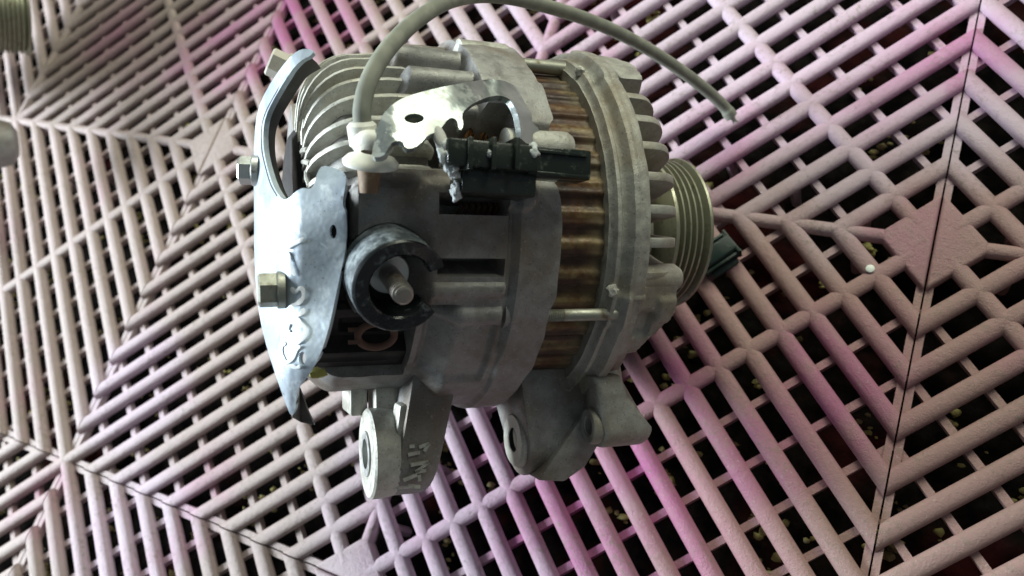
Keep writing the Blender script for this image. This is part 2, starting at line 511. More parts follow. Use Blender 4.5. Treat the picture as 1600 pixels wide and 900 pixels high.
def sheet(name, outline, holes, place, thick, mat, step=6.0, parent=None, ang=40, mw=None):
    """pressed sheet metal: an outline with holes, filled with a grid, each point placed in space by place(x,y); solid thickness"""
    ol = dense(outline, step)
    hs = [[(cx + rx * math.cos(2 * PI * k / 20), cy + ry * math.sin(2 * PI * k / 20)) for k in range(20)] for cx, cy, rx, ry in holes]
    pts = list(ol); edges = [(i, (i + 1) % len(ol)) for i in range(len(ol))]
    for h in hs:
        b = len(pts); pts += h; edges += [(b + i, b + (i + 1) % 20) for i in range(20)]
    xs = [p[0] for p in ol]; ys = [p[1] for p in ol]
    border = np.array(pts)
    y = min(ys)
    row = 0
    while y < max(ys):
        x = min(xs) + (step / 2 if row % 2 else 0)
        while x < max(xs):
            if inside((x, y), ol) and not any(inside((x, y), h) for h in hs) and np.min(np.hypot(border[:, 0] - x, border[:, 1] - y)) > step * 0.45:
                pts.append((x, y))
            x += step
        y += step; row += 1
    r = delaunay_2d_cdt([Vector(p) for p in pts], edges, [], 0, 1e-4)
    V, F = r[0], r[2]
    fs = []
    for f in F:
        c = sum((V[i] for i in f), Vector((0, 0))) / len(f)
        if inside(c, ol) and not any(inside(c, h) for h in hs):
            fs.append(tuple(f))
    me = bpy.data.meshes.new(name)
    me.from_pydata([tuple(Vector(place(v.x, v.y)) * MM) for v in V], [], fs)
    bm = bmesh.new(); bm.from_mesh(me)
    loose = [v for v in bm.verts if not v.link_faces]
    bmesh.ops.delete(bm, geom=loose, context='VERTS')
    bmesh.ops.recalc_face_normals(bm, faces=bm.faces)
    if sum((f.normal.z * f.calc_area() for f in bm.faces)) < 0:
        bmesh.ops.reverse_faces(bm, faces=bm.faces)
    bm.normal_update()
    bm.verts.index_update()
    top = list(bm.faces)
    r = bmesh.ops.extrude_face_region(bm, geom=top)
    nv = [e for e in r['geom'] if isinstance(e, bmesh.types.BMVert)]
    flat = {}
    for v2 in V:
        p = Vector(place(v2.x, v2.y))
        n = (Vector(place(v2.x + 1.5, v2.y)) - Vector(place(v2.x - 1.5, v2.y))).cross(Vector(place(v2.x, v2.y + 1.5)) - Vector(place(v2.x, v2.y - 1.5))).normalized()
        if n.z < 0: n = -n
        flat[tuple(round(c * 1e3) for c in p)] = n
    for v in nv:
        n = flat.get(tuple(round(c / MM * 1e3) for c in v.co), Vector((0, 0, 1)))
        v.co -= n * thick * MM
    bmesh.ops.recalc_face_normals(bm, faces=bm.faces)
    bm.to_mesh(me); bm.free()
    finish(me, mat, True, ang)
    return mesh_obj(name, me, parent, mw)

def ss(a, b, x):
    t = np.clip((x - a) / (b - a), 0, 1)
    return t * t * (3 - 2 * t)
def win(x, a, b, s=0.5):
    return ss(a - s, a + s, x) * (1 - ss(b - s, b + s, x))
def field(name, xs, fis, rf, mat, ends, ang=38, parent=None, mw=None, closed=True):
    """casting whose radius is a function of the place along the shaft and the angle round it"""
    X, PH = np.meshgrid(xs, fis, indexing='ij')
    R = rf(X, PH)
    Xo = X
    if isinstance(R, tuple): Xo, R = R
    a = np.radians(PH)
    P = np.stack([Xo, R * np.sin(a), R * np.cos(a)], -1)
    rows = [P[i] for i in range(len(xs))]
    for xe, re_ in ends[0][::-1]:
        rows.insert(0, np.stack([np.full(len(fis), xe), re_ * np.sin(a[0]), re_ * np.cos(a[0])], -1))
    for xe, re_ in ends[1]:
        rows.append(np.stack([np.full(len(fis), xe), re_ * np.sin(a[0]), re_ * np.cos(a[0])], -1))
    A = np.array(rows)
    nu, nv = A.shape[:2]
    idx = np.arange(nu * nv).reshape(nu, nv)
    J = np.arange(nv if closed else nv - 1)
    q = np.stack([idx[:-1][:, J], idx[1:][:, J], idx[1:][:, (J + 1) % nv], idx[:-1][:, (J + 1) % nv]], -1).reshape(-1, 4)
    me = bpy.data.meshes.new(name)
    me.from_pydata((A.reshape(-1, 3) * MM).tolist(), [], q.tolist())
    bm = bmesh.new(); bm.from_mesh(me)
    bmesh.ops.remove_doubles(bm, verts=bm.verts, dist=1e-6)
    bmesh.ops.recalc_face_normals(bm, faces=bm.faces)
    bm.to_mesh(me); bm.free()
    finish(me, mat, True, ang)
    return mesh_obj(name, me, parent, mw)

# ================================================================== SETTING: floor of clip-together grid tiles
def ground():
    n = 90
    P = []
    for i in range(n + 1):
        r = []
        for j in range(n + 1):
            x = -2.0 + 4.0 * i / n; y = -2.0 + 4.0 * j / n
            r.append((x, y, -0.020 + 0.003 * mnoise.noise((x * 9, y * 9, 0.3))))
        P.append(r)
    o = mesh_obj('ground', B().grid(P).mesh('ground', MAT['ground'], scale=1.0, weld=False))
    tag(o, kind='structure')
ground()

N = 9.75                                           # half a tile, in pitches
HW, RISE, DEEP = 3.8, 3.0, 6.2                   # rib half width, rounded rise, depth in mm
GAP = 0.35                                         # half the seam, mm
def rib_profile(hw=HW, rise=RISE, deep=DEEP, top=0.0, m=8):
    pr = [(-hw * 0.62, top - deep)]
    for k in range(m + 1):
        t = PI - PI * k / m
        pr.append((hw * math.copysign(abs(math.cos(t)) ** 0.85, math.cos(t)), top - rise + rise * math.sin(t) ** 0.85))
    pr.append((hw * 0.62, top - deep))
    return pr
def swept(p0, d, cut0, cut1, prof):
    """profile swept along d (2D), each point run out to the cutting lines: (nx,ny,c) with nx*x+ny*y=c"""
    p0 = Vector(p0); d = Vector(d).normalized(); nrm = Vector((-d.y, d.x))
    b = B()
    ring = [[], []]
    for q, z in prof:
        base = p0 + nrm * q
        for k, cut in ((0, cut0), (1, cut1)):
            c = cut(q) if callable(cut) else cut
            nn = Vector(c[:2])
            t = (c[2] - nn.dot(base)) / nn.dot(d)
            e = base + d * t
            ring[k].append((e.x, e.y, z))
    n = len(prof)
    b.add(ring[0] + ring[1], [(i, i + 1, n + i + 1, n + i) for i in range(n - 1)] + [tuple(range(n))[::-1], tuple(range(n, 2 * n))])
    return b
P_MM = PIT * 1000
PROF = rib_profile()
half_cell = []                                     # (name, mesh) in the frame of a tile edge: origin at its middle, y into the tile
for k in range(2, 10):
    rho = (k - 0.25) * P_MM
    for s in (-1, 1):
        b = swept((0, rho), (s, -1), (1, 0, 0.0), (0, 1, GAP), PROF)
        half_cell.append(('rib', b.mesh('rib', MAT['floor'], ang=40)))
# half of the diagonal between two cells, from the middle of the tile to its corner (one per edge, on its left side)
rho = N * P_MM
cutc = lambda q: (0, 1, GAP) if q < 0 else (1, 0, -rho + GAP)
cuti = lambda q: (1, 0, 0.0) if q < 0 else (0, 1, rho)
b = swept((0, rho), (-1, -1), cuti, cutc, [(q * 1.0, z) for q, z in PROF])
half_cell.append(('rib', b.mesh('rib', MAT['floor'], ang=40)))
# ribs crossing the sides at their middle, from the plate out to the diagonal
for s in (-1, 1):
    r0 = 0.62 * P_MM; r1 = N * P_MM
    b = swept((0, 0), (s, 1), (s, 1, r0), (s, 1, r1), rib_profile(3.65, 2.9, 6.0, -0.05))
    half_cell.append(('cross_rib', b.mesh('cross_rib', MAT['floor'], ang=40)))
b = swept((0, 0), (0, 1), (0, 1, 0.62 * P_MM), (0, 1, rho), rib_profile(3.0, 3.0, 6.2, -0.35))
half_cell.append(('spine_rib', b.mesh('spine_rib', MAT['floor'], ang=40)))
# half of the diamond plate
pr = 1.02 * P_MM
b = B()
poly = [(-pr, GAP), (pr, GAP), (0.10 * pr, 0.90 * pr), (-0.10 * pr, 0.90 * pr)]
b.add([(x, y, -0.2) for x, y in poly] + [(x, y, -6.5) for x, y in poly],
      [(0, 1, 2, 3), (7, 6, 5, 4)] + [(i, 4 + i, 4 + (i + 1) % 4, (i + 1) % 4) for i in range(4)])
half_cell.append(('plate', b.mesh('plate', MAT['floor'], bevel=1.3, seg=3, ang=50)))
# thin bars under the ribs and the low strip along the seam
b = B()
for s in (-1, 1):
    for j in range(-9, 10):
        if j == 0: continue
        off = j * 0.95 * P_MM
        d = Vector((s, 1)).normalized(); al = Vector((-d.y, d.x)) * (-s)
        p = al * off
        # run from the seam or the spine out to the diagonal
        t1 = N * P_MM / math.sqrt(2)
        ts = []
        if abs(d.y) > 0: ts.append((GAP - p.y) / d.y)
        ts.append(-p.x / d.x)
        t0 = max(ts)
        if t1 - t0 > 3:
            w = 1.5
            e0 = p + d * t0; e1 = p + d * t1
            q = Vector((-d.y, d.x)) * w
            vs = [(e0 - q), (e0 + q), (e1 + q), (e1 - q)]
            b.add([(v.x, v.y, -4.3) for v in vs] + [(v.x, v.y, -8.2) for v in vs],
                  [(0, 1, 2, 3), (7, 6, 5, 4)] + [(i, 4 + i, 4 + (i + 1) % 4, (i + 1) % 4) for i in range(4)])
half_cell.append(('support_bars', b.mesh('support_bars', MAT['floor'], smooth=False)))
b = B()
x1 = N * P_MM - 2
vs = [(-x1, GAP), (x1, GAP), (x1, 3.1), (-x1, 3.1)]
b.add([(x, y, -3.2) for x, y in vs] + [(x, y, -7.5) for x, y in vs],
      [(0, 1, 2, 3), (7, 6, 5, 4)] + [(i, 4 + i, 4 + (i + 1) % 4, (i + 1) % 4) for i in range(4)])
half_cell.append(('edge_strip', b.mesh('edge_strip', MAT['floor'], smooth=False)))
# pegs that stand on the ground
b = B()
for k in range(2, 10, 2):
    for s in (-1, 1):
        c = Vector((0, (k - 0.25) * P_MM)) + Vector((s, -1)) * (k - 0.25) * P_MM * 0.25
        b.lathe([(-22, 2.2), (-6, 2.6)], (c.x, c.y, 0), (0, 0, 1), n=8)
half_cell.append(('pegs', b.mesh('pegs', MAT['floor'])))

floor = tag(empty('floor', (0, 0, 0)), 'faded pink plastic grid floor of clip-together tiles', kind='structure')
TILE = 0.4
for i in range(-2, 2):
    for j in range(-1, 2):
        tile = empty('floor_tile', ((i + 0.5) * TILE, (j + 0.5) * TILE, 0))
        tile.parent = floor
        for q in range(4):
            mw = Matrix.Rotation(q * PI / 2, 4, 'Z') @ Matrix.Translation((0, -TILE / 2, 0))
            for nm, me in half_cell:
                o = mesh_obj(nm, me, tile, mw)
                if nm in ('support_bars', 'pegs'): o['kind'] = 'stuff'

def crumbs():
    b = B()
    r = random.Random(3)
    for k in range(900):
        x = r.uniform(-0.32, 0.52); y = r.uniform(-0.1, 0.40)
        n = r.randint(3, 8)
        if mnoise.noise((x * 14, y * 14, 5.0)) < -0.05: continue
        for m in range(n):
            rr = r.uniform(0.5, 1.9)
            c = (x * 1000 + r.gauss(0, 3), y * 1000 + r.gauss(0, 3), -15.5 + r.uniform(-2.5, 3.5))
            b.blob(c, rr, k + m * 0.37, 0.8, 1, (1.3, r.uniform(0.6, 1.2), 0.6))
    o = mesh_obj('leaf_crumbs', b.mesh('leaf_crumbs', MAT['debris'], ang=100, weld=False))
    tag(o, 'olive yellow leaf crumbs lying in the dirt under the grid', 'debris', 'stuff')
crumbs()

# ================================================================== THE ALTERNATOR
base = Vector((FLOC.x, FLOC.y, 0))
ALT = tag(empty('alternator', base),
          'dirty aluminium car alternator with rusty stator and silver bracket on the pink grid', 'alternator')
FIX = Matrix.Translation(base).inverted() @ FRAME
I4 = Matrix.Identity(4)
def part(name, b, mat, parent=None, rot=None, **kw):
    me = b.mesh(name, MAT[mat], **kw) if isinstance(b, B) else b
    mw = FIX if parent is None else I4
    if rot is not None: mw = mw @ Matrix.Rotation(-math.radians(rot), 4, 'X')
    return mesh_obj(name, me, parent or ALT, mw)
def cyl_pt(x, fi, r):
    a = math.radians(fi)
    return Vector((x, r * math.sin(a), r * math.cos(a)))
def jit(x, y, sc_, amp, seed=0.0):
    f = np.vectorize(lambda a, c: mnoise.noise((a * sc_, c * sc_, seed)))
    return f(x, y) * amp

# ---- rear housing
def rear_r(X, F):
    up = ss(6.5, 9.5, F) * (1 - ss(110, 114, F))
    low = 1 - up
    step = np.where(F < -25, ss(-57, -47, X), ss(-66, -58, X))
    R = low * (57.2 + 7.0 * step) + up * 51.5
    R = R - (6.0 + 10 * up) * ss(-76, -88.5, X) ** 2
    # flange against the stator
    R = R + up * 14.5 * ss(-41.5, -38.8, X) * win(F, 24, 100, 1.5)
    R = R + up * 12.0 * ss(-40, -37, X) * win(F, 6, 24, 1.5)
    R = R + low * 1.5 * ss(-33.4, -32.0, X)
    R = R - low * 0.9 * win(X, -35.2, -33.8, 0.4) * win(F, -40, 2, 3)
    R = R + up * 10.5 * win(F, 6, 13, 2.0) * ss(-79, -74, X) * (1 - ss(-40, -37, X))
    # big axial ridges between fins and flange
    for fc, w, h, x0 in ((61, 5.2, 12.4, -66), (45.5, 4.8, 12.0, -65), (33.5, 3.0, 9.0, -62), (79, 5.0, 12.0, -64)):
        prof = np.sqrt(np.clip(1 - ((F - fc) / w) ** 2, 0, 1))
        R = np.maximum(R, np.where((prof > 0) & (X > x0), 51.5 + h * np.sqrt(prof) * ss(x0, x0 + 5.5, X) * (1 - ss(-38.5, -37.5, X)), 0))
    # vents
    R = R - 14 * win(X, -56, -36, 0.35) * win(F, -0.2, 4.0, 0.35)
    R = R - 14 * win(X, -56, -36.5, 0.35) * win(F, -16.4, -12.6, 0.35)
    R = R - 16 * win(X, -55, -30.5, 0.4) * win(F, 17, 30, 0.5)
    # shallow pocket in the lower flank
    R = R - 2.0 * win(X, -56, -36, 1.2) * win(F, -54, -31, 1.8)
    # bolt column running along the pocket
    R = R + 2.0 * np.sqrt(np.clip(1 - ((F + 28.5) / 2.8) ** 2, 0, 1)) * win(X, -58, -35, 1.0)
    R = R + 1.5 * np.sqrt(np.clip(1 - ((F + 20.5) / 2.2) ** 2, 0, 1)) * win(X, -58, -35, 1.0)
    # round boss by the upper vent
    d2 = ((X + 32.0) / 5.2) ** 2 + ((F - 4.6) / 4.4) ** 2
    R = R + 2.0 * (1 - ss(0.7, 1.1, d2))
    # cut-outs round the regulator
    R = R - 19 * win(X, -99, -59.5, 0.5) * win(F, -60, -31, 0.7)
    R = R - 17 * win(X, -99, -79.0, 0.5) * win(F, -31.5, 8.5, 0.6)
    R = R + jit(X, F / 1.0, 0.11, 0.35) + jit(X, F, 0.35, 0.16, 4.0)
    # uneven front edge of the flange
    t = ss(-31, -20.5, X)
    Xo = X + t * (1.2 * win(F, -25, 5, 3) - 1.6 * win(F, -90, -52, 6) + jit(F, F * 0, 0.13, 0.7, 2.0) + 1.4 * win(F, 26, 40, 1.0))
    return Xo, R
fis = np.concatenate([np.arange(-75, 95, 0.7), np.arange(95, 285, 3.0)])
fis = np.where(fis > 180, fis - 360, fis)
xs = np.concatenate([np.arange(-88.4, -58, 0.8), np.arange(-58, -30, 0.5), np.arange(-30, -20.0, 0.75)])
rear = field('rear_housing', xs, fis, rear_r, MAT['alu'], ([(-88.6, 12.0), (-88.6, 30.0)], [(-20.5, 54.0)]), parent=ALT, mw=FIX)

# pale worn flange blocks sit on the housing as cast lugs
b = B()
arc = [(0, 0)]
for fi in (66,):
    c = cyl_pt(0, fi, 60.0)
    b.lathe([(-39.6, 4.0), (-38.6, 7.0), (-22.5, 7.0), (-20.3, 6.0)], (0, c.y, c.z), n=28)
part('bolt_lug', b, 'alu_bright', rear)
b = B()
c = cyl_pt(0, 20.0, 60.5)
b.lathe([(-34, 5.6), (-14.0, 5.6), (-12.4, 4.6), (-12.3, 0)], (0, c.y, c.z), n=28)
part('bolt_lug', b, 'alu_bright', rear)
b = B()
c = cyl_pt(0, -29, 60.5)
b.lathe([(-34, 5.0), (-20.5, 5.0), (-19.3, 4.2), (-19.2, 0)], (0, c.y, c.z), n=28)
part('bolt_lug', b, 'alu', rear)

# cooling fins over the rear shoulder, all one shape
def fin_mesh(outer, inner, th, name, mat, taper=0.75):
    b = B()
    n = len(outer)
    P = []
    vs = []
    for s in (-1, 1):
        vs += [(x, s * th * taper, z) for x, z in outer] + [(x, s * th, z) for x, z in inner]
    m = 2 * n
    fs = []
    for i in range(n - 1):
        fs.append((i, i + 1, n + i + 1, n + i)); fs.append((m + i, m + n + i, m + n + i + 1, m + i + 1))
        fs.append((i, m + i, m + i + 1, i + 1))
        fs.append((n + i, n + i + 1, m + n + i + 1, m + n + i))
    fs += [(0, n, m + n, m), (n - 1, m + n - 1, m + 2 * n - 1, 2 * n - 1)]
    b.add(vs, fs)
    return b.mesh(name, MAT[mat], bevel=0.35, seg=2)
outer = [(-54, 54), (-57, 58.4), (-60, 59.4), (-66, 59.2), (-71, 58.4)]
inner = [(-54, 50), (-57, 50), (-60, 50), (-66, 50), (-71, 50)]
for k in range(1, 10):
    t = PI / 2 * k / 9
    outer.append((-71 - 19.0 * math.sin(t) ** 0.95, 58.4 - 22.0 * (1 - math.cos(t))))
    inner.append((-71 - 15.0 * math.sin(t), 50 - 17.0 * (1 - math.cos(t))))
outer += [(-90.3, 28), (-90.1, 20)]
inner += [(-86.5, 28), (-86.5, 20)]
finm = fin_mesh(outer, inner, 1.25, 'cooling_fin', 'alu_bright', 0.7)
for k in range(9):
    part('cooling_fin', finm, None, rear, rot=12.6 + 8.2 * k + 0.4 * math.sin(k * 2.3))
# sloped links between fins on the rear corner
b = B()
for (f0, x0, r0, f1, x1, r1) in ((12.6, -89.1, 40, 21.5, -89.4, 37), (21.5, -88.9, 42, 30.4, -89.8, 34), (30.4, -89.1, 40, 39.3, -89.8, 33), (39.3, -89.5, 36, 48.2, -88.9, 41), (48.2, -89.8, 33, 57.1, -89.5, 37)):
    b.tube([cyl_pt(x0, f0, r0), cyl_pt((x0 + x1) / 2 - .4, (f0 + f1) / 2, (r0 + r1) / 2), cyl_pt(x1, f1, r1)], 0.9, 8)
part('fin_web', b, 'alu_bright', rear)

# rear cover of black plastic, seen through the bracket
b = B()
b.lathe([(-86, 34), (-89, 33.5), (-91.5, 30), (-91.8, 20), (-90.5, 18), (-90.5, 0)], n=48)
cover = part('rear_cover', b, 'void')

# regulator and terminal block of black plastic in the cut-outs
def reg_r(X, F):
    R = 48.5 + 0 * X
    R = R + 5.5 * (1 - ss(-51, -48, F))
    R = R + 4.0 * win(X, -94, -82, 0.5) * win(F, -24, 5, 1)
    R = R + 3.0 * win(X, -90, -66, 0.6) * win(F, -37, -32, 0.8)
    R = R - 2.6 * win(X, -80, -66, 0.6) * win(F, -46, -40, 0.8)
    R = R + 0.8 * win(X, -95, -60, 0.4) * win(F, -55.5, -54, 0.4)
    return R
field('regulator_block', np.arange(-88.6, -58.9, 0.8), np.arange(-59.5, 8.2, 0.8), reg_r, MAT['void'], ([(-89, 38)], [(-58.9, 38)]), parent=ALT, mw=FIX, closed=False)
# ring terminal in the opening
b = B()
c = L(588, 524, 50)
ring = [c + Vector((5.4 * math.cos(t), 3.6 * math.sin(t), 1.6 * math.sin(t))) for t in [2 * PI * k / 28 for k in range(29)]]
b.tube(ring, 1.1, 10)
b.box(c + Vector((-6.5, 1.8, 0)), (1.6, 0.6, 0.8)); b.box(c + Vector((-6.5, -1.8, 0)), (1.6, 0.6, 0.8))
part('ring_terminal', b, 'copper_dull')
b = B()
b.blob(L(496, 583, 40), 2.2, 3, 0.4, 2, (1.2, 0.8, 0.5))
part('paint_dab', b, 'yellow')

# copper ends of the windings inside the upper vent
b = B()
for k, (px, py) in enumerate(((728, 213), (742, 209), (752, 212), (761, 207), (770, 212), (779, 209))):
    c = LC(px, py, 51)
    b.tube(spline([c + Vector((-1.2, -4, -2)), c + Vector((-0.4, 0, 2)), c + Vector((0.9, 1.2, 2.2)), c + Vector((1.6, -3.5, -1))], 10), 0.65, 8)
part('winding_end', b, 'copper')
b = B()
for k in range(7):
    x = -48 + 1.9 * k
    b.tube([cyl_pt(x, -0.5, 54), cyl_pt(x, 2.2, 58), cyl_pt(x, 5, 54)], 0.6, 8)
part('winding_end', b, 'copper_dull')

# ---- stator
def stat_r(X, F):
    ph = ((F + 4.0) / 9.6) % 1.0
    R = 56.8 + 1.2 * ss(0.02, 0.22, ph) * (1 - ss(0.54, 0.78, ph))
    R = R - 0.3 * win(ph, 0.26, 0.5, 0.08)
    R = R + jit(X * 0, F, 0.2, 0.3) + jit(X, F, 0.5, 0.08, 3.0)
    return R
field('stator_core', np.arange(-24, 4.1, 0.8), np.concatenate([np.arange(-75, 90, 0.6), np.arange(90, 285, 1.2)]), stat_r, MAT['rust'],
      ([(-24, 46)], [(4, 46)]), parent=ALT, mw=FIX)

# ---- front housing
def front_r(X, F):
    R = 60.6 + 3.0 * ss(-0.4, 1.4, X) - 1.5 * win(X, 3.0, 4.4, 0.7) + 2.2 * ss(4.6, 6.0, X)
    R = R - 1.0 * ss(11.0, 12.6, X)
    Fm = np.where(F > 180, F - 360, F)
    xc = np.full_like(Fm, 12.6)
    blk = win(Fm, -76, -19.5, 0.8)
    edge = np.interp(Fm, [-76, -66, -60, -54, -47, -40, -33, -27, -20], [24, 24, 19, 17, 16, 18, 23, 25.5, 25])
    xc = np.where(blk > 0.5, edge, xc)
    top = win(Fm, 47, 73, 0.8)
    xc = np.where(top > 0.5, 24 - 0.012 * (Fm - 60) ** 2, xc)
    R = R + 1.2 * top * ss(1.5, 4, X)
    drop = ss(-1.0, 1.0, X - xc)
    R = R - drop * (24 + 0.7 * np.maximum(X - xc, 0))
    # relief on the solid flank
    R = R - 2.2 * win(Fm, -36, -28.0, 1.2) * win(X, 11.5, 17.5, 0.8)
    R = R - 2.6 * win(Fm, -58, -44, 2.0) * win(X, 10, 30, 1.2) * blk
    R = R - 7.0 * win(Fm, -62.5, -56.0, 1.2) * win(X, 11, 30, 1.0)
    R = R + 1.4 * win(Fm, -31, -23.0, 1.0) * win(X, 18, 30, 1.2) * blk
    R = R + 1.3 * win(Fm, -33, -22, 1.4) * win(X, 0.6, 7.4, 0.8)
    R = R + 0.35 * win(X, 7.2, 7.8, 0.3)
    R = R + jit(X, F, 0.13, 0.35, 1.0) + jit(X, F, 0.4, 0.16, 6.0)
    return R
fisF = np.concatenate([np.arange(-80, 90, 0.7), np.arange(90, 280, 2.0)])
front = field('front_housing', np.arange(-0.6, 28.5, 0.6), fisF, front_r, MAT['alu_front'],
              ([(-0.6, 54)], [(29, 24)]), parent=ALT, mw=FIX)
o2 = [(9, 64.8), (16.5, 64.6)]
for k in range(1, 8):
    t = PI / 2 * k / 7
    o2.append((16.5 + 8.5 * math.sin(t), 56.0 + 8.6 * math.cos(t)))
o2 += [(25.4, 48), (27.5, 34)]
i2 = [(9, 38), (12, 37.5)] + [(12.8 + 0.6 * k, 37.3 - 0.3 * k) for k in range(1, 8)] + [(18.5, 33), (20.5, 29)]
ffm = fin_mesh(o2, i2, 1.9, 'front_fin', 'alu_front', 0.78)
for k in range(38):
    fi = -7.3 + 9.47 * k
    if fi > 180: fi -= 360
    if -80 < fi < -20 or 47 < fi < 73: continue
    part('front_fin', ffm, None, front, rot=fi)
part('fan_slot_shade', B().lathe([(12.8, 45), (16, 45.5), (21, 43.5), (26, 36), (28, 30)], n=60, cap=False), 'void', front)  # black sleeve behind the fins, shade of the slots put in as colour
# bearing boss
part('bearing_boss', B().lathe([(20, 30), (29, 28), (38, 22), (41, 18), (41.2, 9), (46, 9)], n=40), 'alu_front', front)
# boss beside the lowest free fin, a rounded casting
b = B()
c = cyl_pt(20.5, -18.6, 60.0)
b.lathe([(-9, 4.8), (4.0, 4.8), (6.0, 3.6), (6.4, 0)], c, (1, 0, 0), n=24)
part('bolt_boss', b, 'alu_front', front)
b = B()
c = cyl_pt(26, -27, 59)
b.lathe([(-3, 2.6), (1.2, 2.6), (1.4, 1.6), (1.4, 0)], c, (1, 0, 0), n=6)
part('bolt_end', b, 'bolt', front, ang=20)
# small raised stop on the rim
c = cyl_pt(9.8, -22.8, 65.0)
part('casting_stop', B().box(c, (2.4, 0.9, 1.2)), 'alu_front', front, bevel=0.3)
# clips of sealant at the rim
b = B()
b.blob(cyl_pt(0.9, -21.0, 64.0), 1.9, 2, 0.5, 2)
part('casting_drop', b, 'alu_bright', front)
b = B()
b.blob(cyl_pt(0.9, 54, 63.5), 1.8, 5, 0.5, 2)
part('casting_drop', b, 'alu_bright', front)

# ---- through bolts
def bolt_through(fi, r, x0, x1, rad):
    c = cyl_pt(0, fi, r)
    prof = [(x0, rad * 0.86)]
    x = x0
    while x < x0 + 6.2:
        prof += [(x + 0.3, rad * 1.02), (x + 0.6, rad * 0.86)]; x += 0.62
    prof += [(x + 0.4, rad), (x1, rad)]
    return part('through_bolt', B().lathe(prof, (0, c.y, c.z), n=20), 'bolt')
bolt_through(66, 60.6, -21.5, 5, 2.45)
bolt_through(-29, 63.2, -20.2, 5, 1.95)

# ---- pulley
prof = [(43.6, 9), (43.6, 27), (44.2, 29.0), (45.2, 29.2)]
x = 45.2
for k in range(5):
    prof += [(x + 0.5, 29.0), (x + 1.25, 26.3), (x + 1.65, 26.3), (x + 2.4, 29.0)]
    x += 2.6
prof += [(x + 0.3, 30.0), (x + 1.2, 30.2), (x + 1.8, 29.7), (x + 1.8, 24), (x - 2, 21), (x - 2, 9)]
pul = part('pulley', B().lathe(prof, n=96), 'pulley', ang=28)
part('shaft_nut', B().lathe([(54, 9), (60, 9), (61, 7.6), (61, 0)], n=6), 'bolt', pul, ang=20)

# ---- mounting ears
def arm(cy, cz, r, x0, x1, wtop=22, ztop=6, a0=None):
    poly = []
    for k in range(17):
        t = PI + PI * k / 16                       # lower half circle
        poly.append((cy + r * math.sin(t), cz - r * math.cos(t)))
    top = [(-50, ztop + wtop), (-50, ztop - wtop)]
    if (poly[-1][1] < poly[0][1]): top = top[::-1]
    poly2 = poly + [top[0] if abs(top[0][1] - poly[-1][1]) < abs(top[1][1] - poly[-1][1]) else top[1]]
    poly2 += [top[1] if poly2[-1] == top[0] else top[0]]
    return B().prism(poly2, x0, x1)
EY, EZ = -77.5, 14.0
b = arm(EY, EZ, 14.5, lambda y, z: np.interp(y, [-92, -60, -50], [-63.0, -56.5, -55.5]), lambda y, z: np.interp(y, [-93, -88, -66, -58, -50], [-51, -48.5, -43.5, -42.5, -40]), 19, 10)
ear = part('rear_mounting_ear', b, 'alu', bevel=0.8, seg=2)
b = B()
b.lathe([(-68.0, 6.4), (-68.0, 14.4), (-67.3, 15.1), (-64, 15.1), (-58, 14.2)], (0, EY, EZ), n=48, cap=False)
part('ear_boss', b, 'alu_bright', ear)
b = B()
b.lathe([(-48, 5.0), (-68.6, 5.0), (-68.6, 7.6), (-67.8, 7.8), (-67.8, 6.0)], (0, EY, EZ), n=40, cap=False)
part('bushing', b, 'bolt_zinc', ear)
# web between boss and arm, and the foot behind it
b = B()
b.prism([(-60, 27), (-60, 18), (-88, 14), (-88, 25)], lambda y, z: np.interp(y, [-88, -60], [-62.5, -59.5]), -55)
b.prism([(-50, 12), (-50, -2), (-78, -2), (-78, 12)], -64.5, -55)
b.prism([(-48, 6), (-48, -12), (-66, -12), (-66, 6)], -72, -66)
part('ear_web', b, 'alu_bright', ear, bevel=1.0)
# cast letters on the arm
b = B()
zf = 29.3
def bar(p, q, w=0.55, z=None):
    zz = z if z is not None else zf
    P0, P1 = L(p[0], p[1], zz), L(q[0], q[1], zz)
    d = (P1 - P0).normalized(); n = Vector((-d.y, d.x, 0)) * w
    b.add([P0 - n, P0 + n, P1 + n, P1 - n] + [v - Vector((0, 0, 1.2)) for v in (P0 - n, P0 + n, P1 + n, P1 - n)],
          [(0, 1, 2, 3), (0, 4, 5, 1), (1, 5, 6, 2), (2, 6, 7, 3), (3, 7, 4, 0)])
for p, q in (((640, 698), (648, 697)), ((655, 699), (671, 693)), ((671, 693), (663, 705)), ((638, 711), (656, 707)),
             ((642, 727), (670, 722)), ((670, 722), (650, 738)), ((650, 738), (666, 735)), ((631, 751), (652, 742)), ((655, 742), (656, 752)), ((638, 760), (657, 761))):
    bar(p, q)
part('cast_lettering', b, 'alu_bright', ear)

b = arm(EY + 1, EZ, 13.0, lambda y, z: np.interp(y, [-91, -77, -62, -50], [-13.0, -14.0, -17.0, -18]), lambda y, z: np.interp(y, [-91, -86, -78, -62, -50], [-1, 5, 11.5, 11, 12]), 20, 8)
ear2 = part('front_mounting_ear', b, 'alu', bevel=0.9, seg=2)
b = B()
tri = [(-11.5, -88.5), (-2.0, -89.5), (5.5, -85.0), (11.0, -77.0), (10.5, -67.0), (6.5, -64.5)]
fz = lambda x, y: 27.0 + 0.10 * (x + 12)
b.add([(x, y, fz(x, y) + 1.6) for x, y in tri] + [(x, y, 16.0) for x, y in tri], [(0, 1, 2, 3, 4, 5), (11, 10, 9, 8, 7, 6)] + [(k, 6 + k, 6 + (k + 1) % 6, (k + 1) % 6) for k in range(6)])
part('ear_rib', b, 'alu', ear2, bevel=0.7)
b = B()
b.lathe([(-2, 4.3), (-15.6, 4.3), (-15.9, 4.6), (-15.9, 8.8), (-15.0, 9.8), (-11, 10.2)], (0, EY + 1, EZ + 1), n=40, cap=False)
part('bolt_hole_boss', b, 'alu_bright', ear2)
